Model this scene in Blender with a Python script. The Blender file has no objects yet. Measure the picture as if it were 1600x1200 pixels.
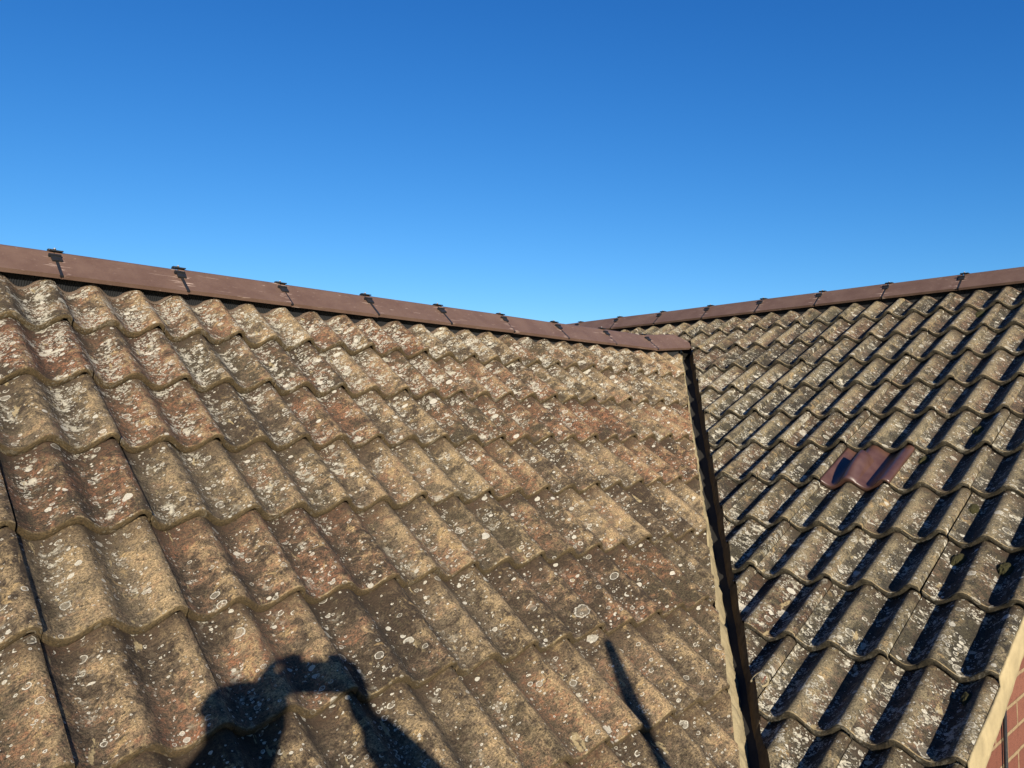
import bpy, bmesh, math, random
import numpy as np
from mathutils import Vector, Matrix
random.seed(7); rng = np.random.default_rng(7)
C = bpy.context.scene.collection
R = math.radians
H = 3.75                                   # height of the camera above the ground

# ------------------------------------------------------------------ camera
F, PITCH, ROLL = 1224.77, 0.0563236, -0.00425831
cam_d = bpy.data.cameras.new("camera"); cam = bpy.data.objects.new("camera", cam_d); C.objects.link(cam)
cam_d.sensor_fit = 'HORIZONTAL'; cam_d.sensor_width = 36.0; cam_d.lens = F / 1600 * 36
cam_d.clip_start = 0.02; cam_d.clip_end = 3000
cam.matrix_world = (Matrix.Translation((0, 0, H)) @ Matrix.Rotation(R(90) + PITCH, 4, 'X') @ Matrix.Rotation(-ROLL, 4, 'Z'))
bpy.context.scene.camera = cam
# ------------------------------------------------------------------ sky and sun
SUN = Vector((0.2326, -0.9306, 0.2826)).normalized()
EXPO = 1.1; SKY_GAIN = 1.0 / (0.08 * 2 ** EXPO)
elev = math.asin(SUN.z); azim = math.atan2(SUN.x, SUN.y)
w = bpy.data.worlds.new("World"); bpy.context.scene.world = w; w.use_nodes = True
nt = w.node_tree; nt.nodes.clear()
sky = nt.nodes.new('ShaderNodeTexSky'); sky.sky_type = 'NISHITA'; sky.sun_disc = False
sky.sun_elevation = elev; sky.sun_rotation = azim
sky.air_density = 1.0; sky.dust_density = 0.0; sky.ozone_density = 3.0; sky.altitude = 50
bg = nt.nodes.new('ShaderNodeBackground'); bg.inputs['Strength'].default_value = 0.08
wo = nt.nodes.new('ShaderNodeOutputWorld')
# the haze-free deep blue of the day: each channel of the sky gets its own contrast
sepc = nt.nodes.new('ShaderNodeSeparateColor'); comc = nt.nodes.new('ShaderNodeCombineColor'); nt.links.new(sky.outputs[0], sepc.inputs[0])
for k, (p_, g_) in enumerate(((1.85, 1.222), (1.255, 1.036), (.94, 1.20))):
    a_ = nt.nodes.new('ShaderNodeMath'); a_.operation = 'MULTIPLY'; a_.inputs[1].default_value = .12; nt.links.new(sepc.outputs[k], a_.inputs[0])
    b_ = nt.nodes.new('ShaderNodeMath'); b_.operation = 'POWER'; b_.inputs[1].default_value = p_; nt.links.new(a_.outputs[0], b_.inputs[0])
    c_ = nt.nodes.new('ShaderNodeMath'); c_.operation = 'MULTIPLY'; c_.inputs[1].default_value = g_ * SKY_GAIN; nt.links.new(b_.outputs[0], c_.inputs[0])
    d_ = nt.nodes.new('ShaderNodeMath'); d_.operation = 'MINIMUM'; d_.inputs[1].default_value = 1.3 * SKY_GAIN; nt.links.new(c_.outputs[0], d_.inputs[0])
    nt.links.new(d_.outputs[0], comc.inputs[k])
nt.links.new(comc.outputs[0], bg.inputs[0]); nt.links.new(bg.outputs[0], wo.inputs[0])
sl = bpy.data.lights.new("sun", 'SUN'); sl.energy = 5.0; sl.angle = R(0.53); sl.color = (1.0, 0.88, 0.70)
so = bpy.data.objects.new("sun", sl); C.objects.link(so)
so.rotation_euler = SUN.to_track_quat('Z', 'Y').to_euler(); so.location = (0, -5, 12)
vs = bpy.context.scene.view_settings
vs.view_transform = 'Standard'; vs.look = 'None'; vs.exposure = EXPO; vs.gamma = 1.0; vs.use_curve_mapping = False

# ------------------------------------------------------------------ frames of the two roof slopes
G = 0.3235                                                      # gauge of a course
def V(*a): return np.array(a, float)
eL = V(0.72148309, 0.69243205, 0); dL = V(0.55331469, -0.57652906, -0.60121302); nL = V(0.41629916, -0.43376503, 0.7990888)
eR = V(0.69242839, -0.72148661, 0); dR = V(-0.6296084, -0.60425061, -0.48833846); nR = V(-0.35232966, -0.33813941, 0.87265431)
OL = V(-1.27118765, 2.79002997, 0.35022825 + H); OR = V(2.3642051, 3.64588862, 0.2523396 + H)
N0 = V(-0.1511308, -0.89965113, -0.40961852); V0 = V(1.0457345, 4.3684635, H); HZ = V(0.98618176, -0.16566693, 0)
VRL, VRR = -0.436, -1.373                                       # where the two ridges lie (down-slope coordinate)
class Slope:
    def __init__(s, O, e, d, n): s.O, s.e, s.d, s.n = O, e, d, n
    def P(s, u, v, w_): return s.O + np.outer(u, s.e) + np.outer(v, s.d) + np.outer(w_, s.n)
    def uv(s, P): q = P - s.O; return q @ s.e, q @ s.d, q @ s.n
SL = Slope(OL, eL, dL, nL); SR = Slope(OR, eR, dR, nR)
def mirror(S, v0, w0):                                          # the slope on the far side of a ridge
    A = S.P(V(0), V(v0), V(w0))[0]; h = V(S.d[0], S.d[1], 0); h /= np.linalg.norm(h)
    ref = lambda x: x - 2 * (x @ h) * h
    return Slope(A + ref(S.O - A), S.e, ref(S.d), ref(S.n))
SLF = mirror(SL, VRL, 0.0); SRF = mirror(SR, VRR, 0.0)
AX = V(eL[0], eL[1]); BX = V(eR[0], eR[1])
def ab(a, b, z): p = a * AX + b * BX; return (p[0], p[1], z)

# ------------------------------------------------------------------ numpy noise
def _h(ix, iy, s):
    n = (ix * 374761393 + iy * 668265263 + s * 1442695041) & 0xffffffff
    n = ((n ^ (n >> 13)) * 1274126177) & 0xffffffff
    return ((n ^ (n >> 16)) & 0xffff) / 65535.0
def vn(x, y, s=0):
    x = np.asarray(x, float); y = np.asarray(y, float)
    ix = np.floor(x).astype(np.int64); iy = np.floor(y).astype(np.int64); fx = x - ix; fy = y - iy
    fx = fx * fx * (3 - 2 * fx); fy = fy * fy * (3 - 2 * fy)
    return ((_h(ix, iy, s) * (1 - fx) + _h(ix + 1, iy, s) * fx) * (1 - fy)
            + (_h(ix, iy + 1, s) * (1 - fx) + _h(ix + 1, iy + 1, s) * fx) * fy) * 2 - 1
def fbm(x, y, s=0, o=3):
    r = 0; a = 1
    for k in range(o): r = r + a * vn(x * 2 ** k, y * 2 ** k, s + k * 17); a *= .5
    return r / 1.75

# ------------------------------------------------------------------ node helpers
class NT:
    def __init__(s, name):
        s.m = bpy.data.materials.new(name); s.m.use_nodes = True; s.t = s.m.node_tree; s.t.nodes.clear()
        s.out = s.n('OutputMaterial'); s.b = s.n('BsdfPrincipled'); s.l(s.b.outputs[0], s.out.inputs[0])
        s.b.inputs['Specular IOR Level'].default_value = 0.3
    def n(s, t): return s.t.nodes.new('ShaderNode' + t)
    def l(s, a, b): s.t.links.new(a, b)
    def put(s, inp, v):
        if isinstance(v, (int, float)): inp.default_value = v
        elif isinstance(v, (tuple, list)): inp.default_value = tuple(v) + ((1,) if len(v) == 3 and inp.type == 'RGBA' else ())
        else: s.l(v, inp)
    def attr(s, name, out='Vector'):
        a = s.n('Attribute'); a.attribute_name = name; return a.outputs[out]
    def sep(s, v):
        a = s.n('SeparateXYZ'); s.l(v, a.inputs[0]); return a.outputs
    def math(s, op, a, b=0.0, c=0.0, clamp=False):
        m = s.n('Math'); m.operation = op; m.use_clamp = clamp
        s.put(m.inputs[0], a); s.put(m.inputs[1], b)
        if op in ('MULTIPLY_ADD', 'SMOOTH_MIN'): s.put(m.inputs[2], c)
        return m.outputs[0]
    def mul(s, a, b): return s.math('MULTIPLY', a, b)
    def add(s, a, b): return s.math('ADD', a, b)
    def noise(s, vec, scale, detail=4, rough=.6, dist=0.0, out='Fac', dim='3D'):
        a = s.n('TexNoise'); a.noise_dimensions = dim; s.l(vec, a.inputs['Vector'])
        a.inputs['Scale'].default_value = scale; a.inputs['Detail'].default_value = detail
        a.inputs['Roughness'].default_value = rough; a.inputs['Distortion'].default_value = dist
        return a.outputs[out]
    def ramp(s, v, lo, hi, a=0.0, b=1.0):
        m = s.n('MapRange'); m.interpolation_type = 'SMOOTHSTEP'; s.put(m.inputs[0], v)
        s.put(m.inputs[1], lo); s.put(m.inputs[2], hi); s.put(m.inputs[3], a); s.put(m.inputs[4], b); return m.outputs[0]
    def mix(s, f, a, b, blend='MIX'):
        m = s.n('Mix'); m.data_type = 'RGBA'; m.blend_type = blend; m.clamp_factor = True
        s.put(m.inputs[0], f); s.put(m.inputs[6], a); s.put(m.inputs[7], b); return m.outputs[2]
    def vadd(s, a, b, op='ADD'):
        m = s.n('VectorMath'); m.operation = op; s.put(m.inputs[0], a); s.put(m.inputs[1], b); return m.outputs[0]
    def vmul(s, a, b): return s.vadd(a, b, 'MULTIPLY')
    def vor(s, vec, scale, rand=1.0, feature='F1'):
        a = s.n('TexVoronoi'); a.voronoi_dimensions = '2D'; a.feature = feature; s.l(vec, a.inputs['Vector'])
        a.inputs['Scale'].default_value = scale; a.inputs['Randomness'].default_value = rand
        return a.outputs
    def bump(s, hgt, dist, strength=1.0, prev=None):
        b = s.n('Bump'); b.inputs['Strength'].default_value = strength; b.inputs['Distance'].default_value = dist
        s.put(b.inputs['Height'], hgt)
        if prev is not None: s.l(prev, b.inputs['Normal'])
        return b.outputs[0]
    def fin(s, col, rough=0.8, nrm=None):
        s.put(s.b.inputs['Base Color'], col); s.put(s.b.inputs['Roughness'], rough)
        if nrm is not None: s.l(nrm, s.b.inputs['Normal'])
        return s.m

def rings(t, vec, scale, dens, thick=0.28, rmin=.12, rmax=.36, warp=.0035):
    """round crustose lichens: pale rim, thinner middle; returns (mask, rim)"""
    wv = t.noise(vec, 130, 2, .6, out='Color')
    wv = t.vmul(t.vadd(wv, (-.5, -.5, -.5)), (warp, warp, 0))
    v2 = t.vadd(vec, wv)
    o = t.vor(v2, scale)
    c = t.sep(o['Color'])
    r = t.math('MULTIPLY_ADD', t.math('POWER', c[0], 2.2), rmax - rmin, rmin)
    d = t.math('DIVIDE', o['Distance'], r)
    on = t.math('LESS_THAN', c[1], dens)
    edge = t.ramp(d, 1.0, 0.9)
    inner = t.ramp(d, 1.0 - thick, 0.95 - thick)               # 1 in the middle
    hollow = t.mul(inner, t.ramp(c[2], .12, .45, 0.1, .9))
    m = t.mul(on, t.mul(edge, t.math('SUBTRACT', 1.0, hollow)))
    body = t.mul(on, edge)
    return m, body

def tile_material(name, right=False):
    t = NT(name)
    p = t.attr('tuv'); we = t.attr('wear', 'Color'); rnd = t.attr('wear', 'Alpha')
    cr, bt, lich = t.sep(we)
    tone = t.attr('tone', 'Color'); rust, olive, pale = t.sep(tone)
    big = t.noise(p, 5, 4, .6, .3); mid = t.noise(p, 18, 8, .74, .5); blo = t.noise(t.vadd(p, (3, 7, 0)), 55, 7, .74, .3)
    fine = t.noise(p, 190, 5, .72); grit = t.noise(p, 560, 3, .75)
    st = t.noise(t.vmul(p, (1.0, .5, 1)), 70, 7, .75, .6)
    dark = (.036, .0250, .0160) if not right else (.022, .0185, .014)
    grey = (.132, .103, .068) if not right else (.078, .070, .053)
    bm_ = t.add(t.add(t.mul(mid, .4), t.mul(blo, .35)), t.mul(big, .25))
    col = t.mix(t.ramp(t.add(bm_, t.mul(t.add(pale, -.5), .08)), .43, .585), dark, grey)
    # red-brown body of the tile showing through
    rm = t.mul(t.ramp(t.add(t.add(t.mul(mid, .5), t.mul(big, .5)), t.mul(rust, .13)), .515, .645), t.ramp(t.add(t.mul(blo, .6), t.mul(fine, .4)), .40, .58))
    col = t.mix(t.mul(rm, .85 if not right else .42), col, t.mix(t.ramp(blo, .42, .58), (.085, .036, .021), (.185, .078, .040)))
    om = t.ramp(t.add(st, t.mul(olive, .16)), .53, .68)
    col = t.mix(t.mul(om, .26), col, (.084, .076, .042))
    # ochre, sand-coloured growth and bleaching on the rolls; sunlit crests painted paler too
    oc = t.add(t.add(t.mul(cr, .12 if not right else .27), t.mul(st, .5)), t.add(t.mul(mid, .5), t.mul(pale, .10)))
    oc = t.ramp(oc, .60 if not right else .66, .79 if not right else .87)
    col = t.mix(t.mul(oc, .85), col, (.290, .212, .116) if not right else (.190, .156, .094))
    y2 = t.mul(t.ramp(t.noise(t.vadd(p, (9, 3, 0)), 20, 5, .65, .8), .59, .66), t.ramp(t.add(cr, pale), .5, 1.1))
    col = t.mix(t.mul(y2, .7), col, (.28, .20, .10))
    crease_shade = t.mul(t.ramp(cr, .34, .02), t.ramp(t.add(t.mul(mid, .5), t.mul(big, .5)), .34, .58))  # shade painted into the troughs between the rolls
    col = t.mix(t.mul(crease_shade, .5 if right else .15), col, (.026, .019, .014))
    # grain
    gr = t.ramp(t.add(t.mul(fine, .55), t.mul(grit, .45)), .37, .63, .18, 1.95)
    col = t.mix(1.0, col, t.comb(gr), 'MULTIPLY')
    pit = t.ramp(t.noise(p, 75, 4, .65), .62, .70)
    col = t.mix(t.mul(pit, .75), col, (.017, .014, .010))
    sh_ = t.mul(t.ramp(rnd, .10, .0), t.ramp(t.add(t.mul(mid, .6), t.mul(blo, .4)), .38, .56))  # tile heads: sheltered stain, deepened to paint in the butt's shadow
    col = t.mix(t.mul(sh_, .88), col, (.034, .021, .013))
    # butt ends of the tiles: mossy, olive-brown
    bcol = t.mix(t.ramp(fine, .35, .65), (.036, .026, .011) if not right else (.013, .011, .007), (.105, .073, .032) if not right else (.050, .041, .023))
    col = t.mix(t.mul(bt, .88), col, bcol)
    worn_lit = t.mul(t.mul(t.ramp(bt, .12, .35), t.ramp(bt, .85, .5)), t.ramp(t.add(t.mul(mid, .5), t.mul(st, .5)), .47, .60))  # pale rim: chipped edge with a lit edge line painted in
    worn_lit = worn_lit if not right else t.mul(t.mul(t.ramp(bt, .15, .4), t.ramp(bt, .8, .5)), t.ramp(t.add(t.mul(mid, .5), t.mul(st, .5)), .36, .52))
    col = t.mix(t.mul(worn_lit, .85), col, (.32, .25, .14))
    # lichens
    ld = t.mul(lich, t.ramp(t.noise(p, 9, 4, .62), .40, .60, .06, 1.9))
    a1, b1 = rings(t, p, 48, t.mul(ld, .80), .32, .12, .40, .004)
    a2, b2 = rings(t, t.vadd(p, (3.1, 1.7, 0)), 25, t.add(t.mul(ld, .40), .03), .20, .14, .36, .006)
    a3, b3 = rings(t, t.vadd(p, (8.3, 5.1, 0)), 110, t.add(t.mul(ld, .45), .04), .6, .12, .42, .003)
    a4, b4 = rings(t, t.vadd(p, (4.4, 9.1, 0)), 11, .022, .16, .16, .34, .016)
    m = t.math('MAXIMUM', t.math('MAXIMUM', a1, a2), t.math('MAXIMUM', a3, t.mul(a4, .8)))
    wash = t.mul(t.math('MAXIMUM', b2, b4), .16)
    crust = t.mul(t.ramp(t.noise(p, 34, 8, .78, .4), .525, .555), t.ramp(ld, .38, .85))
    crust = t.mul(crust, t.ramp(fine, .33, .45))
    cream = t.mul(t.ramp(t.noise(t.vmul(t.vadd(p, (5, 5, 0)), (1, .34, 1)), 30, 6, .66, .2), .628, .645), t.ramp(cr, .75, .25))
    brk = t.ramp(t.noise(p, 330, 3, .7), .30, .45, .45, 1.0)
    white = t.mix(t.ramp(grit, .35, .65), (.34, .325, .27), (.64, .62, .54))
    nb = t.math('SUBTRACT', 1.0, t.mul(bt, .8))
    col = t.mix(t.mul(wash, nb), col, (.20, .185, .145))
    col = t.mix(t.mul(t.mul(m, brk), t.mul(nb, .92)), col, white)
    col = t.mix(t.mul(crust, t.mul(nb, .85)), col, (.44, .415, .335))
    col = t.mix(t.mul(cream, t.mul(nb, .85)), col, (.30, .24, .135))
    hgt = t.add(t.mul(fine, 1.2), t.mul(grit, .7))
    hgt = t.add(hgt, t.mul(mid, 1.8))
    hgt = t.add(hgt, t.mul(t.math('MAXIMUM', m, t.math('MAXIMUM', crust, cream)), .5))
    hgt = t.add(hgt, t.mul(pit, -.8))
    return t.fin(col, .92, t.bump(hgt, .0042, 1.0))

def _comb(self, f):
    c = self.n('CombineXYZ')
    for k in range(3): self.put(c.inputs[k], f)
    return c.outputs[0]
NT.comb = _comb

def plain(name, col, rough=.7, var=.15, scale=30, bump=.0008, metal=0.0, spec=.3, bscale=None):
    t = NT(name); tc = t.n('TexCoord').outputs['Object']
    n1 = t.noise(tc, scale, 5, .65); n2 = t.noise(tc, bscale or scale * 9, 3, .65)
    c = t.mix(n1, tuple(x * (1 - var * 1.6) for x in col), tuple(min(1, x * (1 + var * 1.6)) for x in col))
    t.b.inputs['Metallic'].default_value = metal; t.b.inputs['Specular IOR Level'].default_value = spec
    return t.fin(c, rough, t.bump(t.add(n1, t.mul(n2, .5)), bump))

M = {}
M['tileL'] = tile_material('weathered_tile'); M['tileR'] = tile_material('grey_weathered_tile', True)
M['deck'] = plain('valley_lining', (.016, .015, .013), .8, .3, 40)
M['mortar'] = plain('bedding_mortar', (.21, .175, .105), .95, .22, 45, .004, bscale=260)
M['verge'] = plain('verge_mortar', (.27, .22, .125), .9, .36, 11, .003, bscale=160)
M['mortar_shade'] = plain('shaded_mortar', (.085, .058, .030), .95, .5, 40, .004, bscale=260)  # mortar with the valley's shade put into its colour
M['black'] = plain('black_plastic', (.012, .013, .015), .45, .3, 60)
M['vent'] = plain('vent_roll', (.010, .011, .013), .6, .3, 60)
M['skirt'] = plain('ridge_skirt', (.085, .062, .046), .7, .25, 35, .002)
M['steel'] = plain('steel_screw', (.22, .22, .23), .6, .1, metal=.3)
M['fascia'] = plain('painted_timber', (.62, .60, .55), .5, .06, 12)
M['gutter'] = plain('grey_gutter', (.08, .08, .085), .4, .1)
M['galv'] = plain('galvanised_steel', (.42, .43, .44), .45, .18, 25, metal=.8)
M['board'] = plain('scaffold_board', (.36, .25, .14), .85, .25, 8, .003)
M['skin'] = plain('skin', (.50, .29, .20), .5, .06, 30)
M['coat'] = plain('dark_coat', (.03, .04, .06), .9, .3, 60, .003)
M['trouser'] = plain('work_trousers', (.05, .05, .055), .9, .3, 60, .003)
M['hair'] = plain('knitted_hat', (.05, .035, .025), .95, .3, 90, .004)
M['boot'] = plain('leather_boot', (.10, .05, .025), .6, .3)
M['brick_chip'] = plain('fresh_red_break', (.15, .06, .04), .9, .4, 60, .003)
M['glass'] = plain('phone_shell', (.02, .02, .022), .2, .1)

def ridge_material():
    t = NT('brown_ridge'); tc = t.n('TexCoord').outputs['Object']
    oi = t.n('ObjectInfo').outputs['Random']
    tc2 = t.vadd(tc, t.comb(t.mul(oi, 37.0)))
    n1 = t.noise(tc2, 9, 5, .6); n2 = t.noise(tc2, 90, 4, .65); n3 = t.noise(tc2, 400, 3, .7)
    col = t.mix(t.ramp(n1, .3, .7), (.086, .052, .039), (.110, .070, .053))
    col = t.mix(t.ramp(n2, .55, .75, 0, .4), col, (.115, .075, .060))
    x = t.sep(tc)[0]
    ends = t.math('MAXIMUM', t.ramp(x, .07, .0), t.ramp(x, .37, .44))
    s1 = t.noise(t.vmul(tc2, (5, 60, 60)), 1.6, 3, .6, .25)
    scr = t.mul(t.ramp(s1, t.ramp(ends, 0, 1, .68, .585), t.ramp(ends, 0, 1, .71, .63)), t.ramp(ends, 0, 1, .6, 1))
    scr2 = t.mul(t.ramp(t.noise(t.vmul(tc2, (30, 60, 60)), 1.0, 2, .5), .70, .74), .4)
    col = t.mix(t.mul(t.math('MAXIMUM', scr, scr2), .75), col, (.34, .26, .22))
    return t.fin(col, t.ramp(n2, .3, .7, .42, .62), t.bump(t.add(n3, t.mul(n2, .6)), .0006))
M['ridge'] = ridge_material()

def newtile_material():
    t = NT('glossy_brown_tile'); tc = t.n('TexCoord').outputs['Object']
    n1 = t.noise(tc, 20, 5, .6); n2 = t.noise(tc, 350, 3, .6)
    col = t.mix(t.ramp(n1, .3, .7), (.046, .020, .013), (.064, .030, .021))
    dust = t.ramp(t.noise(tc, 60, 5, .7), .58, .75)
    col = t.mix(t.mul(dust, .35), col, (.11, .08, .06))
    t.b.inputs['Specular IOR Level'].default_value = 1.0
    return t.fin(col, t.ramp(n1, .35, .7, .38, .44), t.bump(n2, .0003))
M['newtile'] = newtile_material()

def brick_material():
    t = NT('red_brick'); p = t.attr('tuv')
    b = t.n('TexBrick'); t.l(t.vadd(p, t.vmul(t.vadd(t.noise(p, 30, 3, .6, out='Color'), (-.5, -.5, -.5)), (.004, .004, 0))), b.inputs['Vector'])
    b.inputs['Scale'].default_value = 1.0; b.inputs['Brick Width'].default_value = .225; b.inputs['Row Height'].default_value = .075
    b.inputs['Mortar Size'].default_value = .006; b.inputs['Mortar Smooth'].default_value = .15; b.inputs['Bias'].default_value = -.1
    b.inputs['Color1'].default_value = (.125, .044, .028, 1); b.inputs['Color2'].default_value = (.165, .066, .042, 1)
    b.inputs['Mortar'].default_value = (.22, .16, .09, 1)
    n1 = t.noise(p, 40, 5, .7); n2 = t.noise(p, 260, 4, .7)
    col = t.mix(t.ramp(n1, .45, .7, 0, .5), b.outputs['Color'], (.08, .026, .018))
    col = t.mix(1.0, col, t.comb(t.ramp(n2, .3, .7, .7, 1.25)), 'MULTIPLY')
    h = t.add(t.mul(b.outputs['Fac'], -3.0), t.add(n1, t.mul(n2, .5)))
    return t.fin(col, .9, t.bump(h, .003))
M['brick'] = brick_material()

def moss_material():
    t = NT('moss'); tc = t.n('TexCoord').outputs['Object']
    n1 = t.noise(tc, 60, 4, .7); n2 = t.noise(tc, 500, 4, .7)
    col = t.mix(t.ramp(n1, .35, .65), (.022, .022, .008), (.075, .068, .022))
    col = t.mix(1.0, col, t.comb(t.ramp(n2, .3, .7, .4, 1.5)), 'MULTIPLY')
    return t.fin(col, .95, t.bump(n2, .006))
M['moss'] = moss_material()
def grass_material():
    t = NT('lawn'); tc = t.n('TexCoord').outputs['Object']
    n1 = t.noise(tc, .7, 6, .6); n2 = t.noise(tc, 45, 4, .7)
    col = t.mix(n1, (.035, .060, .016), (.075, .095, .03)); col = t.mix(t.ramp(n2, .3, .7), col, (.03, .05, .012))
    return t.fin(col, .9, t.bump(n2, .03))
M['lawn'] = grass_material()
def paving_material():
    t = NT('paving'); p = t.n('TexCoord').outputs['Object']
    b = t.n('TexBrick'); t.l(p, b.inputs['Vector']); b.inputs['Scale'].default_value = 1
    b.inputs['Brick Width'].default_value = .6; b.inputs['Row Height'].default_value = .6; b.inputs['Mortar Size'].default_value = .008
    b.inputs['Color1'].default_value = (.24, .22, .19, 1); b.inputs['Color2'].default_value = (.29, .27, .23, 1); b.inputs['Mortar'].default_value = (.08, .07, .06, 1)
    n = t.noise(p, 12, 6, .7)
    col = t.mix(t.ramp(n, .4, .7, 0, .5), b.outputs['Color'], (.13, .12, .10))
    return t.fin(col, .9, t.bump(n, .003))
M['paving'] = paving_material()

# ------------------------------------------------------------------ object helpers
def tag(o, label=None, cat=None, group=None, kind=None):
    if label: o['label'] = label
    if cat: o['category'] = cat
    if group: o['group'] = group
    if kind: o['kind'] = kind
    return o
def empty(name, loc):
    o = bpy.data.objects.new(name, None); C.objects.link(o); o.location = loc; o.empty_display_size = .1; return o
def setparent(o, p):
    if p is not None:
        o.parent = p; o.matrix_parent_inverse = Matrix.Translation(-Vector(p.location)) if p.parent is None else Matrix.Identity(4)
def link_mesh(name, me, mat, parent=None, smooth=None):
    me.materials.append(mat) if mat else None
    if smooth is not None: me.polygons.foreach_set('use_smooth', [smooth] * len(me.polygons))
    o = bpy.data.objects.new(name, me); C.objects.link(o); setparent(o, parent); return o
def mesh_np(name, verts, faces, attrs=None):
    me = bpy.data.meshes.new(name); verts = np.asarray(verts, np.float32); faces = np.asarray(faces, np.int32)
    me.vertices.add(len(verts)); me.vertices.foreach_set('co', verts.ravel())
    k = faces.shape[1]; me.loops.add(faces.size); me.loops.foreach_set('vertex_index', faces.ravel())
    me.polygons.add(len(faces)); me.polygons.foreach_set('loop_start', np.arange(len(faces), dtype=np.int32) * k)
    for nm, (typ, arr) in (attrs or {}).items():
        a = me.attributes.new(nm, typ, 'POINT')
        a.data.foreach_set('vector' if typ == 'FLOAT_VECTOR' else 'color', np.asarray(arr, np.float32).ravel())
    me.update(calc_edges=True); me.validate(); return me
def grid_faces(nu, nv, off=0):
    i = np.arange(nv - 1)[:, None] * nu + np.arange(nu - 1)[None, :]; i = i.ravel() + off
    return np.stack([i, i + 1, i + 1 + nu, i + nu], 1)
class MB:
    """collects simple solids into one mesh"""
    def __init__(s): s.bm = bmesh.new()
    def box(s, c, size, rot=None, bevel=0.0):
        mt = Matrix.Translation(c) @ (rot.to_4x4() if rot is not None else Matrix.Identity(4)) @ Matrix.Diagonal((*size, 1))
        g = bmesh.ops.create_cube(s.bm, size=1, matrix=mt)
        if bevel:
            es = list({e for v in g['verts'] for e in v.link_edges})
            bmesh.ops.bevel(s.bm, geom=es, offset=bevel, segments=2, affect='EDGES', profile=.6)
        return s
    def tube(s, a, b, r, r2=None, seg=20, caps=True):
        a, b = Vector(a), Vector(b); d = b - a
        mt = Matrix.Translation((a + b) / 2) @ d.to_track_quat('Z', 'Y').to_matrix().to_4x4()
        bmesh.ops.create_cone(s.bm, cap_ends=caps, segments=seg, radius1=r, radius2=r if r2 is None else r2, depth=d.length, matrix=mt)
        return s
    def sweep(s, path, prof, closed=False):
        rows = [[s.bm.verts.new(p + q) for q in prof] for p in path]
        for a, b in zip(rows[:-1], rows[1:]):
            for k in range(len(prof) - 1 + closed): s.bm.faces.new([a[k], a[(k + 1) % len(prof)], b[(k + 1) % len(prof)], b[k]])
        return s
    def poly(s, pts): s.bm.faces.new([s.bm.verts.new(p) for p in pts]); return s
    def build(s, name, mat, parent=None, smooth=False):
        bmesh.ops.recalc_face_normals(s.bm, faces=s.bm.faces)
        me = bpy.data.meshes.new(name); s.bm.to_mesh(me); s.bm.free()
        return link_mesh(name, me, mat, parent, smooth)

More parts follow.
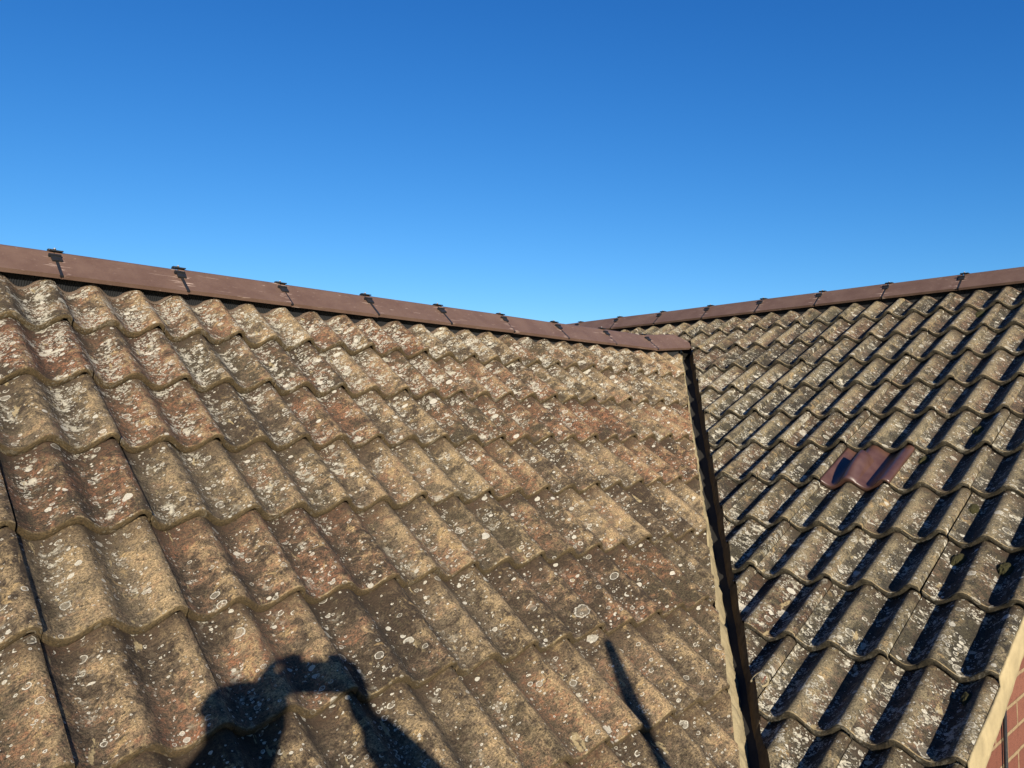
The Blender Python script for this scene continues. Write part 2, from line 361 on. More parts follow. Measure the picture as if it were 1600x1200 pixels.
# ------------------------------------------------------------------ the tiles
DEP, STEP, SINK = 0.045, 0.0265, 0.0080
def prof(u):
    c = 0.5 + 0.5 * np.cos(2 * np.pi * np.asarray(u) / 0.15)
    return -DEP * (1 - c ** 1.08) - SINK
def surf(u, v):                                                # height of the finished tiling
    vl = np.mod(v, G); return prof(u) + STEP * vl / G
def tile_arrays(c, j, seed, slope, fine=True, clean=1.0):
    """one double-roll interlocking tile whose joint roll has its crest at u=c; its butt lies at v=j*G"""
    r = np.random.default_rng(seed)
    nu = 41 if fine else 21; nv = 15 if fine else 5
    u0, u1 = c - 0.300 + 0.0284, c + 0.0245
    us = np.linspace(u0, u1, nu); us = np.concatenate([[u0], us, [u1]]); nu += 2
    vtop = -0.055
    vs_ = np.concatenate([np.linspace(vtop, G - .008, nv), [G - .0025, G, G + .0016, G + .0020, G + .0012, G - .0005, G - .014]])
    nvv = len(vs_)
    U, Vv = np.meshgrid(us, vs_)
    su, sv = r.normal(0, .0012), r.normal(0, .0022); tilt = r.normal(0, .0020); skew = r.normal(0, .004)
    W = prof(U) + STEP * Vv / G
    x = (U - (c - .15)) / .15
    W += tilt * x * 0.6 + .0012 * np.maximum(tilt, 0) * 100 * (Vv / G) * .4
    # overlap: the last roll rides up a little at its outer edge
    e = np.clip((U - (c - .030)) / .05, 0, 1); W += .0060 * e * e * (3 - 2 * e)
    # rows of the butt end
    kb = nvv - 7
    th = STEP - .0022
    drop = np.zeros(nvv); drop[kb:] = [.0003, .0018, .0050, .0120, .0190, th, th + .001]
    W -= drop[:, None]
    # small notch under the joint roll
    nb = np.exp(-((U - (c + .004)) / .011) ** 2); W[kb + 4:] += (.0105 * nb)[kb + 4:]
    pu = U + seed * 3.17; pv = Vv + seed * 1.31
    W += clean * .0013 * fbm(pu * 22, pv * 22, 3) * (Vv > 0) + clean * .0006 * fbm(pu * 90, pv * 90, 5, 2)
    be = np.zeros(nvv); be[kb - 1:] = [.3, .6, 1, 1, 1, 1, 1, .3]
    Vn = Vv + clean * be[:, None] * (.0034 * fbm(pu * 30, pv * 0 + seed, 9) + .0018 * fbm(pu * 75, Vv * 200 + drop[:, None] * 150, 11, 2) - .006 * np.clip(fbm(pu * 26, pv * 0 + seed, 77) - .45, 0, 1))
    W += (be * np.concatenate([np.zeros(kb + 2), [0, 1, 1, 1, 1]]))[:, None] * clean * .0016 * fbm(pu * 45, pv * 0, 21)
    W[:, 0] -= .016; W[:, -1] -= .016                          # the side edges
    Un = U + su + skew * (Vv - G / 2); Vw = Vn + sv + (j - 1) * G
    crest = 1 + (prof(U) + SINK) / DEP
    butt = np.zeros(nvv); butt[kb - 1:] = [0, .45, 1, 1, 1, 1, 1, 1]
    B = np.repeat(butt[:, None], nu, 1)
    lich = lichen(Un, Vw, U - c, slope)
    rand = r.random()
    offx, offy = r.random() * 60, r.random() * 60
    tuv = np.stack([U + offx, Vv + offy + drop[:, None], 0 * U], -1)
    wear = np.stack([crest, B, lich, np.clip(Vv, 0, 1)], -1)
    tone = np.stack([0 * U + r.random() ** 1.3, 0 * U + r.random(), 0 * U + r.random(), 0 * U + 1], -1)
    return Un.ravel(), Vw.ravel(), W.ravel(), tuv.reshape(-1, 3), wear.reshape(-1, 4), tone.reshape(-1, 4), grid_faces(nu, nvv)
def lichen(u, v, lu, slope):
    tr = 0.5 - 0.5 * np.cos(2 * np.pi * (lu / .15))            # 1 in a trough
    flank = 0.5 - 0.5 * np.sin(2 * np.pi * (lu / .15))         # 1 on the left flank of a roll
    if slope == 'L':
        d = .26 + 1.35 * np.exp(-np.maximum(v + .15, 0) / .42)
        return d * (.25 + .45 * tr + .55 * flank * tr ** .5) * np.clip(1.1 - .17 * np.maximum(u, 0), .5, 1.1)
    val = 0.6 * np.exp(-np.abs(u - valley_u(v)) / .7) * np.clip((v + 1.0) / 1.2, .35, 1)
    return (.34 + val) * (.55 + .45 * tr)
def valley_u(v):                                               # where the valley crosses the right slope
    # V0 + N0*s in slope coordinates
    q = V0 - OR; u0, v0 = q @ eR, q @ dR; du, dv = N0 @ eR, N0 @ dR
    return u0 + du * (v - v0) / dv

def tiling(S, tag_, cols, rows, fine, skip=(), seed0=0):
    Us, Vs, Ws, T, Wr, Tn, F_ = [], [], [], [], [], [], []; off = 0; k = seed0
    for j in rows:
        for c in cols:
            k += 1
            if (round(c, 2), j) in skip: continue
            u, v, w_, t, wr, tn, f = tile_arrays(c, j, k, tag_, fine)
            Us.append(u); Vs.append(v); Ws.append(w_); T.append(t); Wr.append(wr); Tn.append(tn); F_.append(f + off); off += len(u)
    P = S.P(np.concatenate(Us), np.concatenate(Vs), np.concatenate(Ws))
    return mesh_np('tiles', P, np.concatenate(F_), {'tuv': ('FLOAT_VECTOR', np.concatenate(T)), 'wear': ('FLOAT_COLOR', np.concatenate(Wr)), 'tone': ('FLOAT_COLOR', np.concatenate(Tn))})

NL_, NR_ = -0.045, 0.038                                       # set-back of the cut tiles from the valley line
# far valley (mirror of the near one in the vertical plane of the left ridge)
hL = V(dL[0], dL[1], 0); hL /= np.linalg.norm(hL); AL = SL.P(V(0), V(VRL), V(0))[0]
def refl(x): return x - 2 * (x @ hL) * hL
V0F = AL + refl(V0 - AL); N0F = refl(N0); HZF = refl(HZ)
def side(P, V_, H_): return (P - V_) @ H_
def cut(me, planes, kill):
    bm = bmesh.new(); bm.from_mesh(me)
    for co, no in planes:
        bmesh.ops.bisect_plane(bm, geom=bm.verts[:] + bm.edges[:] + bm.faces[:], plane_co=Vector(co), plane_no=Vector(no), dist=1e-6)
    dead = [f for f in bm.faces if kill(np.array(f.calc_center_median()))]
    bmesh.ops.delete(bm, geom=dead, context='FACES'); bm.to_mesh(me); bm.free(); return me

ROOT = Vector(ab(3.2, -1.4, 0))
house = empty('brick_house', ROOT)
tag(house, 'brick house with two tiled roof wings meeting at a valley, brown ridges against the sky', 'house')

colsL = [round(-1.8 + .3 * k, 2) for k in range(21)]
meL = tiling(SL, 'L', colsL, range(0, 9), True, seed0=100)
cut(meL, [(V0 + HZ * NL_, HZ)], lambda c: side(c, V0, HZ) > NL_)
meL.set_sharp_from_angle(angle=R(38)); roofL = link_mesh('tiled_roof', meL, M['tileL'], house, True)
roofL['label'] = 'ochre and rust-brown tiled slope in the foreground, catching a shadow'
SK = (round(-.3, 2), 3)
colsR = [round(.3 - .3 * k, 2) for k in range(24)]
meR = tiling(SR, 'R', colsR, range(-3, 10), True, skip=(SK,), seed0=900)
cut(meR, [(V0 + HZ * NR_, HZ), (V0F + HZF * NR_, HZF)], lambda c: side(c, V0, HZ) < NR_ and side(c, V0F, HZF) < NR_)
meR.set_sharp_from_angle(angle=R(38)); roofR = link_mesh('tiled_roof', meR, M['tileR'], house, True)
roofR['label'] = 'grey-brown tiled slope with dark diagonal shadows beyond the valley'
# the slopes facing away
meLF = tiling(SLF, 'L', colsL[::1], range(0, 9), False, seed0=2000)
cut(meLF, [(V0F + HZF * NL_, HZF)], lambda c: side(c, V0F, HZF) > NL_)
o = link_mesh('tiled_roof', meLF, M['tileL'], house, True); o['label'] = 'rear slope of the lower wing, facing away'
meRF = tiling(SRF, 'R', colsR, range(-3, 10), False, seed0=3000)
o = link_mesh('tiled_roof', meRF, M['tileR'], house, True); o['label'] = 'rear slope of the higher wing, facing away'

# the newer brown tile
def new_tile():
    u, v, w_, t, wr, tn, f = tile_arrays(-.3, 3, 4001, 'R', True, clean=.12)
    me = mesh_np('roof_tile', SR.P(u, v, w_ + .001), f); o = link_mesh('roof_tile', me, M['newtile'], house, True)
    o['label'] = 'newer smooth glossy brown tile among the weathered ones'
    # raised hood over its middle roll
    cu = -.45; uu = np.linspace(cu - .040, cu + .040, 21); vv = 2 * G + np.array([.112, .114, .118, .15, .19, .22, .25, .28, .305, G - .002, G + .001])
    U, W_ = np.meshgrid(uu, vv)
    hh = np.array([.0, .027, .033, .0322, .0289, .0246, .0187, .0113, .0038, .000, -.012])[:, None] * (1 - (np.abs(U - cu) / .041) ** 2.2)
    Wd = prof(U) + STEP * (W_ - 2 * G) / G + hh + .0015; Wd[:, 0] -= .004; Wd[:, -1] -= .004
    me = mesh_np('tile_hood', SR.P(U.ravel(), W_.ravel(), Wd.ravel()), grid_faces(21, 11))
    h = link_mesh('tile_hood', me, M['newtile'], None, True); h.parent = o; h.matrix_parent_inverse = Matrix.Identity(4)
new_tile()

# dark lining sheets under the tiles; they also line the valley
def sheet(S, u0, u1, v0, v1, w_):
    return [S.P(V(a), V(b), V(w_))[0] for a, b in ((u0, v0), (u1, v0), (u1, v1), (u0, v1))]
mb = MB()
q = sheet(SL, -2.06, 5.2, VRL + .01, 2.52, -.078); mb.poly(q)
q = sheet(SLF, -2.06, 5.2, VRL + .01, 2.52, -.078); mb.poly(q)
q = sheet(SR, -6.6, .30, VRR + .01, 2.84, -.078); mb.poly(q)
q = sheet(SRF, -6.6, .30, VRR + .01, 2.84, -.078); mb.poly(q)
mb.build('valley_gutter', M['deck'], house)

# mortar fillets along the valley
def valley_mortar(S, Vx, Nx, Hx, off_t, off_b, inset, mat, seed, rag):
    s_ = np.linspace(-1.45, 3.05, 900); rows = []
    for kk, f in enumerate(np.linspace(0, 1, 7)):
        off = off_t + (off_b - off_t) * f
        P = Vx + np.outer(s_, Nx) + Hx * off
        # vertical drop on to the crest plane of this slope
        t_ = ((S.O - P) @ S.n) / S.n[2]; Q = P + np.outer(t_, V(0, 0, 1)); u, v, _ = S.uv(Q)
        top = (surf(u, v) - inset) / S.n[2]; Pt = ((Vx + np.outer(s_, Nx) + Hx * off_t));
        bot = -.085 / S.n[2]
        # the crest surface at the top edge decides the height of the face
        tt = ((S.O - Pt) @ S.n) / S.n[2]; Qt = Pt + np.outer(tt, V(0, 0, 1)); ut, vt, _ = S.uv(Qt); topz = Qt[:, 2] + (surf(ut, vt) - inset) / S.n[2]
        z = topz * (1 - f) + (Q[:, 2] + bot) * f
        g = rag * (fbm(s_ * 14, s_ * 0 + f * 2.0, seed) + .5 * fbm(s_ * 55, s_ * 0 + f * 6, seed + 3)) * (0.25 + .75 * math.sin(math.pi * min(1, f + .15)))
        wide = np.clip((s_ + 1.3) / 2.8, .50, 1.08) if off_b > off_t else np.ones_like(s_)
        X = P + np.outer(g - (1 - wide) * abs(off - off_t), Hx * np.sign(off_b - off_t)); X[:, 2] = z; rows.append(X)
    return np.concatenate(rows), grid_faces(len(s_), 7)
p1, f1 = valley_mortar(SL, V0, N0, HZ, NL_ - .004, NL_ + .046, .007, None, 5, .015)
me = mesh_np('valley_mortar', p1, f1); o = link_mesh('valley_mortar', me, M['mortar'], house, True)
o['label'] = 'pale wavy mortar bed closing the cut tile edge'
p1, f1 = valley_mortar(SR, V0, N0, HZ, NR_ + .004, NR_ - .018, .009, None, 8, .006)
me = mesh_np('valley_mortar', p1, f1); o = link_mesh('valley_mortar', me, M['mortar_shade'], house, True)
o['label'] = 'mortar bed on the shaded side of the valley, its shade painted in dark brown'

# verge of the right wing: undercloak mortar and gable
def verge(S, name):
    v_ = np.linspace(VRR + .03, 9 * G, 420); rows = []
    uu = [.3235, .3245, .3300, .3335, .3345, .3350, .3345, .328, .30]
    ww = [None, .0, -.006, -.020, -.045, -.072, -.088, -.096, -.097]
    top = prof(np.full_like(v_, .3245)) + STEP * np.mod(v_, G) / G + .002
    for a, b in zip(uu, ww):
        wv = top - .02 if b is None else top * np.clip(1 + b / .05, 0, 1) + b
        g = .0035 * fbm(v_ * 9, v_ * 0 + (b or 0) * 30, 4) + .0012 * fbm(v_ * 70, v_ * 0 + (b or 0) * 200, 6)
        rows.append(S.P(np.full_like(v_, a) + (g if a > .326 else g * .3), v_, wv + .004 * fbm(v_ * 6, v_ * 0 + 3, 8)))
    return mesh_np(name, np.concatenate(rows), grid_faces(len(v_), len(uu)))
o = link_mesh('verge_mortar', verge(SR, 'verge'), M['verge'], house, True); o['label'] = 'sunlit cream mortar verge above the brick gable'
o = link_mesh('verge_mortar', verge(SRF, 'verge'), M['verge'], house, True); o['label'] = 'mortar verge of the rear slope'

# ------------------------------------------------------------------ ridges
LEG, SLP = .166, R(40)
def ridge_section(t=.013, n=6, rr=.012):
    """outer outline from the near lower edge over the apex to the far lower edge, then back inside"""
    y0 = LEG * math.cos(SLP); out = []
    for sgn in (-1, 1):
        pts = []
        for k in range(n + 1):
            a = k / n; y = y0 * (1 - a); z = LEG * math.sin(SLP) * a
            pts.append((sgn * y, z))
        pts[-1] = (0, pts[-1][1] - .003); pts[-2] = (pts[-2][0] * .55, pts[-1][1] - .0025 - .003)
        out.append(pts)
    outer = out[0] + out[1][::-1][1:]
    inner = [(y * .93, z - t) for y, z in outer][::-1]
    return outer, inner
def make_cap(length, mitre=None):
    outer, inner = ridge_section(); ring = outer + inner; n = len(ring); bm = bmesh.new()
    xs = [0, .004, length * .25, length * .5, length * .75, length - .004, length]; rows = []
    for k, x in enumerate(xs):
        sh = .0015 if k in (0, len(xs) - 1) else 0
        row = []
        for y, z in ring:
            xx = x
            if mitre and k >= len(xs) - 2:
                hgt = z / (LEG * math.sin(SLP)); xx = x + mitre * (1 - abs(hgt - .40) / .60) - .02
            row.append(bm.verts.new((xx, y * (1 - sh * 8), z - sh)))
        rows.append(row)
    for a, b in zip(rows[:-1], rows[1:]):
        for k in range(n): bm.faces.new([a[k], b[k], b[(k + 1) % n], a[(k + 1) % n]])
    m = len(outer)
    for row in (rows[0], rows[-1]):
        for k in range(m - 1): bm.faces.new([row[k], row[k + 1], row[n - 2 - k], row[n - 1 - k]])
    bmesh.ops.recalc_face_normals(bm, faces=bm.faces)
    me = bpy.data.meshes.new('ridge_cap'); bm.to_mesh(me); bm.free(); me.materials.append(M['ridge']); return me
def make_clip(seed):
    r = random.Random(seed); mb = MB(); y0 = LEG * math.cos(SLP); zt = LEG * math.sin(SLP)
    for sg in (-1, 1):
        rot = Matrix.Rotation(-sg * SLP, 3, 'X'); nrm = Vector((0, sg * math.sin(SLP), math.cos(SLP)))
        def on(a): return Vector((0, sg * y0 * (1 - a), zt * a))
        # seal strip in the joint from the eave of the cap up to the clip
        c = on(.28) - nrm * .003; mb.box(c, (.011, LEG * .60, .007), rot)
        # clip block gripping both caps
        c = on(.62) + nrm * .004; mb.box(c, (.034, LEG * .17, .009), rot @ Matrix.Rotation(r.uniform(-.1, .1), 3, 'Z'), .002)
        c = on(.62 + .10) + nrm * .007; mb.box(c + Vector((-.004, 0, 0)), (.042, .009, .012), rot, .0015)
    # saddle plate over the apex
    mb.box((0.006, 0, zt - .0005), (.048, .034, .005), None, .0015); mb.box((-.008, 0, zt + .003), (.022, .018, .004), None, .001)
    mb.tube((.004, 0, zt + .001), (.004, 0, zt + .007), .005, seg=10)
    bm = mb.bm; bmesh.ops.recalc_face_normals(bm, faces=bm.faces); me = bpy.data.meshes.new('ridge_clip'); bm.to_mesh(me); bm.free()
    me.materials.append(M['black']); return me
def make_screw():
    mb = MB(); zt = LEG * math.sin(SLP); mb.tube((.004, 0, zt + .0072), (.004, 0, zt + .0085), .0048, seg=10); mb.tube((.004, 0, zt + .0086), (.004, 0, zt + .0115), .003, seg=6)
    bm = mb.bm; me = bpy.data.meshes.new('screw'); bm.to_mesh(me); bm.free(); me.materials.append(M['steel']); return me
cap_me = make_cap(.445); clip_mes = [make_clip(k) for k in range(4)]; screw_me = make_screw()
def ridge(S, vb, joints, x_end):
    """joints: u positions where caps meet; one cap per interval"""
    base = S.P(V(0), V(vb), V(.03))[0]; h = V(S.d[0], S.d[1], 0); h /= np.linalg.norm(h)
    axis0 = base - h * (LEG * math.cos(SLP))                   # below the apex
    rotz = math.atan2(S.e[1], S.e[0]); rr = random.Random(int(vb * 100))
    for k, u in enumerate(joints):
        last = k == len(joints) - 1
        me = make_cap(x_end - u, .085) if (last and x_end is not None) else cap_me
        o = bpy.data.objects.new('ridge_cap', me); C.objects.link(o)
        p = axis0 + S.e * (u + .0025)
        tilt = rr.uniform(-.004, .004)
        if last and x_end is not None: tilt = -.095
        mw = Matrix.Translation(Vector(p) + Vector((0, 0, rr.uniform(-.0015, .0015)))) @ Matrix.Rotation(rotz + rr.uniform(-.003, .003), 4, 'Z') @ Matrix.Rotation(tilt, 4, 'Y')
        o.parent = house; o.matrix_parent_inverse = Matrix.Translation(-ROOT); o.matrix_basis = mw
        c = bpy.data.objects.new('ridge_clip', clip_mes[k % 4]); C.objects.link(c); c.parent = o; c.location = (-.0025, 0, 0)
        s = bpy.data.objects.new('screw', screw_me); C.objects.link(s); s.parent = o; s.location = (-.0025, 0, 0)
        if last and x_end is not None: o['label'] = 'last cap with its pointed end over the valley head'
jL = [-.262 + .4465 * k for k in range(-4, 8)] + [3.308]
ridge(SL, -.268, jL, 3.69)
jR = [-.555 + .4535 * k for k in range(-14, 2)]
ridge(SR, -1.21, jR, None)

def vent_and_skirt(S, vb, u0, u1):
    n = int((u1 - u0) / .002); u = np.linspace(u0, u1, n)
    rows = []
    for w_, dv in ((.024, -.012), (.0, -.006), (-.046, .004)):
        rows.append(S.P(u, np.full(n, vb - .024 + dv) + .0014 * np.sign(np.sin(u * 2 * np.pi / .008)), np.full(n, w_)))
    o = link_mesh('ridge_vent', mesh_np('ridge_vent', np.concatenate(rows), grid_faces(n, 3)), M['vent'], house, False)
    n = int((u1 - u0) / .006); u = np.linspace(u0, u1, n); rows = []
    for k, dv in enumerate((-.03, -.01, .0, .008, .012, .013)):
        edge = .006 * fbm(u * 12, u * 0 + 2, 31) + .014 * (1 + (prof(u) + SINK) / DEP) * -1
        v = vb - .016 + dv + (edge if k > 1 else 0); base = prof(u) + STEP * np.mod(v, G) / G
        rows.append(S.P(u, v, base + .0035 + .001 * fbm(u * 40, v * 40, 12) - (.003 if k == 5 else 0)))
    link_mesh('ridge_skirt', mesh_np('ridge_skirt', np.concatenate(rows), grid_faces(n, 6)), M['skirt'], house, True)
vent_and_skirt(SL, -.268, -2.06, 3.60); vent_and_skirt(SR, -1.21, -6.6, .325)

# ------------------------------------------------------------------ walls, gutters
aRe = 4.231 - 9 * G * .8727; aRr = 4.231 + 1.373 * .8727; bLe = -2.893 + 8 * G * .799; bLr = -2.893 + VRL * .799
bG = -.694; aE = aRe + .25; aF = 2 * aRr - aE
def roofz_R(a, w_=-.115):                                      # height of the right wing's underside
    aa = a if a <= aRr else 2 * aRr - a
    v = (4.231 - aa) / .8727; return .2523396 + H - v * .48833846 + w_ / .8726
def roofz_L(b, w_=-.115):
    bb = b if b >= bLr else 2 * bLr - b
    v = (bb + 2.893) / .799; return .35022825 + H - v * .60121302 + w_ / .799
def wall_mesh(name, poly, origin, ax):
    """poly: list of (s, z) in a vertical plane; thickness added behind; tuv for the bricks"""
    bm = bmesh.new(); f = bm.faces.new([bm.verts.new(Vector(origin) + Vector(ax) * s + Vector((0, 0, z))) for s, z in poly])
    me = bpy.data.meshes.new(name); bm.to_mesh(me); bm.free()
    a = me.attributes.new('tuv', 'FLOAT_VECTOR', 'POINT'); a.data.foreach_set('vector', np.array([(s, z, 0) for s, z in poly], np.float32).ravel())
    o = link_mesh(name, me, M['brick'], house, False); sd = o.modifiers.new('solid', 'SOLIDIFY'); sd.thickness = .22; sd.offset = 0
    return o
off = .11
AX3 = (AX[0], AX[1], 0); BX3 = (BX[0], BX[1], 0)
aLl = -.785 + .05
wall_mesh('gable_wall', [(aE, 0), (aF, 0), (aF, roofz_R(aF)), (aRr, roofz_R(aRr)), (aE, roofz_R(aE))], ab(0, bG - off, 0), AX3)['label'] = 'sunlit red brick gable wall under the cream verge'
wall_mesh('wall', [(bG - .22, 0), (-1.2, 0), (-1.2, roofz_R(aE)), (bG - .22, roofz_R(aE))], ab(aE + off, 0, 0), BX3)
wall_mesh('wall', [(aLl, 0), (aE + .1, 0), (aE + .1, roofz_L(bLe - .3)), (aLl, roofz_L(bLe - .3))], ab(0, bLe - .3 - off, 0), AX3)
bB = 2 * bLr - (bLe - .3)
wall_mesh('wall', [(aLl, 0), (aE + .1, 0), (aE + .1, roofz_L(bB)), (aLl, roofz_L(bB))], ab(0, bB + off, 0), AX3)
wall_mesh('gable_wall', [(bB + .22, 0), (bLe - .52, 0), (bLe - .52, roofz_L(bLe - .52)), (bLr, roofz_L(bLr)), (bB + .22, roofz_L(bB + .22))], ab(aLl + off, 0, 0), BX3)
wall_mesh('wall', [(bG - .22, 0), (-7.4, 0), (-7.4, roofz_R(aF)), (bG - .22, roofz_R(aF))], ab(aF - off, 0, 0), BX3)
wall_mesh('wall', [(bB, 0), (-7.4, 0), (-7.4, roofz_R(aE)), (bB, roofz_R(aE))], ab(aE + off, 0, 0), BX3)
wall_mesh('gable_wall', [(aE, 0), (aF, 0), (aF, roofz_R(aF)), (aRr, roofz_R(aRr)), (aE, roofz_R(aE))], ab(0, -7.4, 0), AX3)
# fascia, soffit and gutter of the near eaves
zE = roofz_L(bLe, -.09)
fr = Matrix.Rotation(math.atan2(AX[1], AX[0]), 3, 'Z')
La = aRe - aLl
MB().box(ab((aLl + aRe) / 2, bLe - .045, zE - .06), (La, .02, .17), fr, .002).build('fascia', M['fascia'], house)
MB().box(ab((aLl + aRe) / 2, bLe - .18, zE - .14), (La, .24, .012), fr).build('soffit', M['fascia'], house)
ga, gb = Vector(ab(aLl - .05, bLe + .02, zE - .02)), Vector(ab(aRe - .02, bLe + .02, zE - .03))
pr_ = [Vector((BX[0], BX[1], 0)) * (.056 * math.cos(t)) + Vector((0, 0, .056 * math.sin(t))) for t in np.linspace(math.pi, 2 * math.pi, 13)]
pr_ += [p * .94 for p in pr_[::-1]]
MB().sweep([ga, gb], pr_, True).build('gutter', M['gutter'], house, True)
# a broken tile corner beside the valley
cx_ = np.linspace(-.9, math.pi + .5, 28); mb = MB()
ring_ = [Vector(SR.P(V(-.297 + .024 * math.cos(t)), V(2.165 - .030 * math.sin(t)), V(float(surf(V(-.297 + .024 * math.cos(t)), V(2.165 - .030 * math.sin(t)))[0]) + .002))[0]) for t in cx_]
for a, b in zip(ring_[:-1], ring_[1:]): mb.tube(a, b, .0042, seg=8)
mb.build('broken_edge', M['mortar'], house, True)['label'] = 'pale chipped rim of a broken tile beside the valley'
mb = MB(); cc = Vector(SR.P(V(-.292), V(2.168), V(float(surf(V(-.292), V(2.168))[0]) + .0005))[0])
mb.box(cc, (.022, .045, .004), Matrix((SR.e, SR.d, SR.n)).transposed(), .001); mb.build('broken_face', M['brick_chip'], house)
# thin black tube standing in for a shadow gap on the gable wall
cb = Vector(ab(0, bG + .012, 0)); pth = []
ca = V(1.426, 2.329) @ AX
MB().tube(ab(ca, bG + .010, 1.2), ab(ca, bG + .010, roofz_R(ca) - .01), .0055, seg=10).build('shadow_gap', M['black'], house, True)

# ------------------------------------------------------------------ ground
mb = MB(); mb.poly([(-600, -600, 0), (600, -600, 0), (600, 600, 0), (-600, 600, 0)]); tag(mb.build('lawn', M['lawn']), 'mown green lawn round the house', kind='structure')
mb = MB(); mb.poly([ab(-2.2, -1.3, .004), ab(9.5, -1.3, .004), ab(9.5, 1.6, .004), ab(-2.2, 1.6, .004)]); tag(mb.build('path', M['paving']), 'grey paved path along the wall', kind='structure')

# ------------------------------------------------------------------ moss cushions
def moss(S, u, v, r_, flat, label, seed):
    bm = bmesh.new(); bmesh.ops.create_icosphere(bm, subdivisions=5, radius=1.0)
    for vt in bm.verts:
        p = vt.co; n = fbm(np.array([p.x * 2.2 + seed]), np.array([p.y * 2.2 + p.z]), seed)[0] * .28 + fbm(np.array([p.x * 9 + seed]), np.array([p.y * 9 + p.z * 9]), seed + 2)[0] * .14
        vt.co = p * (1 + n)
    me = bpy.data.meshes.new('moss_clump'); bm.to_mesh(me); bm.free()
    o = link_mesh('moss_clump', me, M['moss'], None, True)
    c = S.P(V(u), V(v), V(float(surf(V(u), V(v))[0]) + r_ * flat * .1))[0]
    m3 = Matrix((S.e, S.d, S.n)).transposed(); o.matrix_world = Matrix.Translation(c) @ m3.to_4x4() @ Matrix.Diagonal((r_ * .8, r_ * 1.15, r_ * flat, 1))
    tag(o, label, 'moss', 'moss clumps on the roof'); return o
moss(SR, .077, 1.375, .030, .55, 'round olive moss cushion under a tile edge, below and right of the glossy brown tile', 1)
moss(SR, -.071, .456, .030, .5, 'flat green moss cushion in a shaded channel, upslope of the glossy brown tile', 2)
moss(SR, -.226, .708, .026, .5, 'small green moss cushion touching the top right corner of the glossy brown tile', 3)
moss(SR, .05, 1.066, .024, .5, 'small moss cushion two courses above the gable corner', 4)
moss(SR, .225, 1.40, .030, .6, 'yellowish moss cushion on the roll beside the brick gable verge', 5)
moss(SR, .258, 2.013, .020, .5, 'tiny yellow-green moss cushion in the shaded channel next to the cream verge', 6)
moss(SR, -.38, -.93, .040, .35, 'wide dark green moss patch just under the higher ridge', 7)

# ------------------------------------------------------------------ scaffold tower, photographer and phone (behind the lens; they cast the shadows)
tw = empty('scaffold_tower', (0, -.55, 0))
tag(tw, 'low galvanised scaffold tower with wooden boards standing beside the eaves', 'scaffold')
def part(mb, name, mat, p, smooth=False, label=None):
    o = mb.build(name, mat, p, smooth)
    if label: o['label'] = label
    return o
for k, (x, y, top) in enumerate(((1.094, -.2, H - 1.62), (-.95, -.2, H - 1.62), (1.094, -1.0, H - 1.62), (-.95, -1.0, H - 1.62))):
    m_ = MB(); m_.tube((x, y, .01), (x, y, top), .0242, seg=24); m_.box((x, y, .008), (.15, .15, .008))
    part(m_, 'post', M['galv'], tw)
for z in (.35, H - 1.80):
    for a, b in (((-1.0, -.2), (1.15, -.2)), ((-1.0, -1.0), (1.15, -1.0)), ((-.95, -1.05), (-.95, -.15)), ((1.094, -1.05), (1.094, -.15))):
        dz = .0485 if a[0] == b[0] else 0
        part(MB().tube((a[0], a[1], z - dz), (b[0], b[1], z - dz), .0242, seg=16), 'ledger', M['galv'], tw)
for k in range(4):
    part(MB().box((.05, -.92 + .225 * k, H - 1.75), (2.3, .22, .038), None, .004), 'board', M['board'], tw)
tag(MB().tube((.998, -.2, H - .19), (.958, -.2, H + .158), .034, .018, seg=24).tube((1.402, -.2, .0), (.998, -.2, H - .19), .036, .034, seg=24).build('wooden_pole', M['board'], None, False), 'long round pole leaning on the scaffold tower, casting the thin shadow on the tiles', 'pole')

ph = MB().box((.013, -.010, H - .012), (.158, .0090, .080), None, .003).build('smartphone', M['glass'], None)
tag(ph, 'dark phone held sideways by the photographer', 'phone')

def skin(name, pts, edges, mat, parent=None, sub=2, root=0):
    me = bpy.data.meshes.new(name); me.from_pydata([(p[0], p[1], p[2] + H) for p, r in pts], edges, [])
    o = bpy.data.objects.new(name, me); C.objects.link(o)
    sk = o.modifiers.new('skin', 'SKIN'); sk.use_smooth_shade = True
    for k, (p, r) in enumerate(pts):
        d = me.skin_vertices[0].data[k]; d.radius = (r, r) if not isinstance(r, tuple) else r; d.use_root = k == root
    o.modifiers.new('sub', 'SUBSURF').levels = sub
    dg = bpy.context.evaluated_depsgraph_get(); m2 = bpy.data.meshes.new_from_object(o.evaluated_get(dg))
    o.modifiers.clear(); o.data = m2; m2.name = name; m2.materials.clear(); m2.materials.append(mat); setparent(o, parent)
    return o
pts, ed = [], []
def chain(start, items):
    k = start
    for it in items:
        pts.append(it); ed.append((k, len(pts) - 1)); k = len(pts) - 1
    return k
pts.append(((-.06, -.52, -.84), .135))
ch = chain(0, [((-.07, -.50, -.62), .125), ((-.08, -.47, -.38), .14)])
nk = chain(ch, [((-.06, -.455, -.215), .075), ((-.045, -.435, -.13), .058), ((-.035, -.405, -.05), .080), ((-.035, -.395, .02), .094), ((-.035, -.405, .085), .066)])
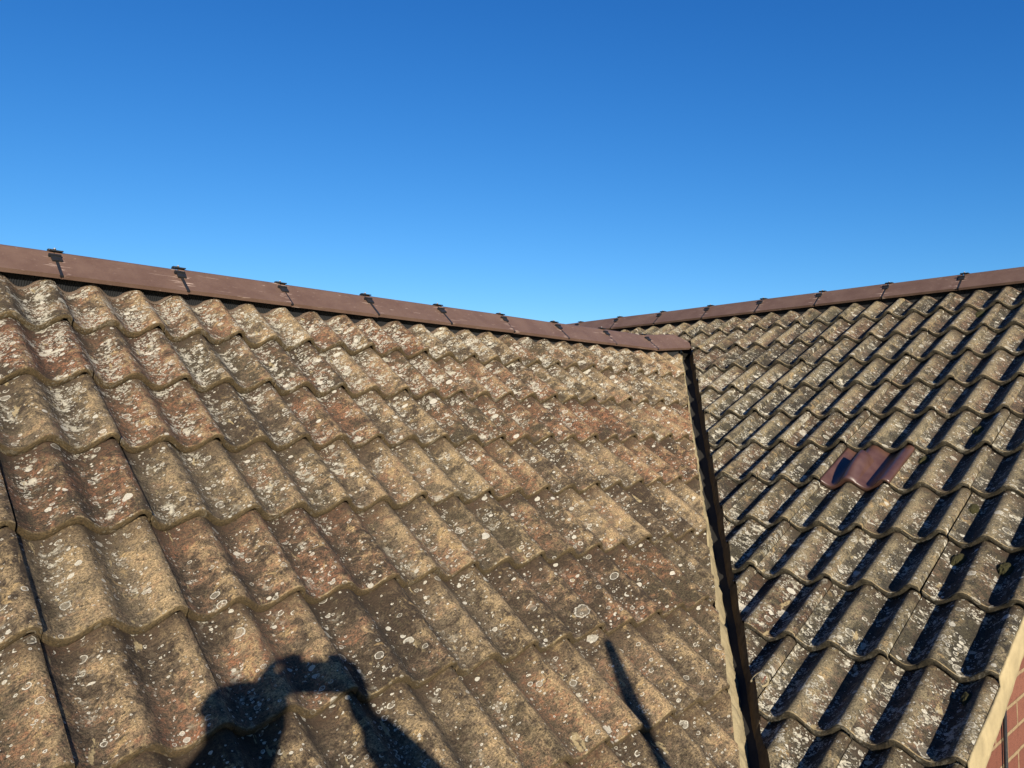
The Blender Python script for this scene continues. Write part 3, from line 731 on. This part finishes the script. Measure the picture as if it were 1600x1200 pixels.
def arm(sx, sh, el, wr, pal, px):
    k = chain(ch, [(sh, .062), (tuple((a + b) / 2 for a, b in zip(sh, el)), .050), (el, .043), (tuple((a * .6 + b * .4) for a, b in zip(el, wr)), .040), (wr, .029), (pal, (.042, .020))])
    for q, (dz, ln) in enumerate(((.014, 1.0), (-.006, .95), (-.025, .8))):
        zb = pal[2] + dz
        chain(k, [((pal[0] - sx * .006, pal[1] + .020, zb), .0095), ((px + sx * .020, .001, zb - .002), .0088), ((px + sx * (.012 - .018 * ln), .0045, zb - .004), .0078)])
    chain(k, [((pal[0] - sx * .004, -.026, pal[2] + .046), .0105), ((px - sx * .020, -.020, .040), .0095), ((px - sx * .048, -.018, .038), .0085)])   # index finger along the top edge
    chain(k, [((pal[0] - sx * .020, pal[1] + .001, pal[2] + .022), .0115), ((px - sx * .010, -.024, pal[2] + .030), .0095), ((px - sx * .032, -.0225, pal[2] + .034), .0085)])
arm(1, (.10, -.44, -.27), (.375, -.21, -.255), (.135, -.055, -.085), (.116, -.040, -.026), .087)
arm(-1, (-.26, -.44, -.27), (-.265, -.20, -.335), (-.115, -.065, -.085), (-.088, -.040, -.026), -.061)
for sx in (-1, 1):
    x = -.06 + sx * .095
    chain(0, [((x, -.52, -.93), .092), ((x + sx * .01, -.47, -1.26), .060), ((x + sx * .015, -.50, -1.42), .054), ((x + sx * .02, -.53, -1.62), .036), ((x + sx * .03, -.42, -1.675), (.036, .022)), ((x + sx * .035, -.36, -1.68), (.03, .018))])
person = skin('person', pts, ed, M['skin'], None, 2)
P_ = np.array([v.co for v in person.data.vertices]) - V(0, 0, H)      # face: brow, eye sockets, nose, lips, chin
f_ = lambda c, r: np.exp(-(((P_ - V(*c)) / V(*r)) ** 2).sum(1))
fy = .022 * f_((-0.035, -0.310, -0.002), (.010, .04, .020)) - .007 * (f_((-0.003, -0.310, 0.022), (.014, .04, .009)) + f_((-0.067, -0.310, 0.022), (.014, .04, .009)))
fy += .006 * f_((-0.035, -0.310, 0.040), (.04, .04, .008)) + .006 * f_((-0.035, -0.310, -0.040), (.018, .04, .006)) + .010 * f_((-0.035, -0.320, -0.068), (.02, .04, .012))
fx = .012 * (f_((0.053, -0.400, 0.010), (.02, .014, .022)) - f_((-0.123, -0.400, 0.010), (.02, .014, .022)))
P_[:, 1] += fy; P_[:, 0] += fx
person.data.vertices.foreach_set('co', (P_ + V(0, 0, H)).astype(np.float32).ravel())
tag(person, 'photographer in dark coat and hat holding a phone, whose shadow falls on the tiles', 'person')
def cloth(name, mat, P0, E0, sub=2): return skin(name, P0, E0, mat, person, sub)
c_pts = [((-.06, -.52, -.86), .165), ((-.07, -.50, -.62), .150), ((-.08, -.47, -.38), .165), ((-.08, -.455, -.22), .085)]
c_ed = [(0, 1), (1, 2), (2, 3)]
for sh, el, wr in (((.10, -.44, -.27), (.375, -.21, -.255), (.148, -.066, -.100)), ((-.26, -.44, -.27), (-.265, -.20, -.335), (-.125, -.075, -.100))):
    b0 = len(c_pts)
    c_pts += [(sh, .082), (tuple((a + b) / 2 for a, b in zip(sh, el)), .066), (el, .066), (tuple((a + b) / 2 for a, b in zip(el, wr)), .062), (wr, .047)]
    c_ed += [(2, b0)] + [(b0 + k, b0 + k + 1) for k in range(4)]
cloth('coat', M['coat'], c_pts, c_ed)
t_pts = [((-.06, -.52, -.88), .150)]; t_ed = []
for sx in (-1, 1):
    x = -.06 + sx * .095; b0 = len(t_pts)
    t_pts += [((x, -.52, -.96), .108), ((x + sx * .01, -.47, -1.26), .078), ((x + sx * .015, -.50, -1.42), .070), ((x + sx * .02, -.53, -1.60), .060)]
    t_ed += [(0, b0)] + [(b0 + k, b0 + k + 1) for k in range(3)]
cloth('trousers', M['trouser'], t_pts, t_ed)
cloth('hat', M['hair'], [((-.035, -.425, .012), .106), ((-.035, -.412, .062), .104), ((-.035, -.405, .105), .064)], [(0, 1), (1, 2)])
for sx in (-1, 1):
    x = -.06 + sx * .095
    cloth('boot', M['boot'], [((x + sx * .02, -.535, -1.54), .052), ((x + sx * .02, -.54, -1.655), .054), ((x + sx * .03, -.43, -1.675), (.052, .040)), ((x + sx * .035, -.34, -1.685), (.042, .030))], [(0, 1), (1, 2), (2, 3)])
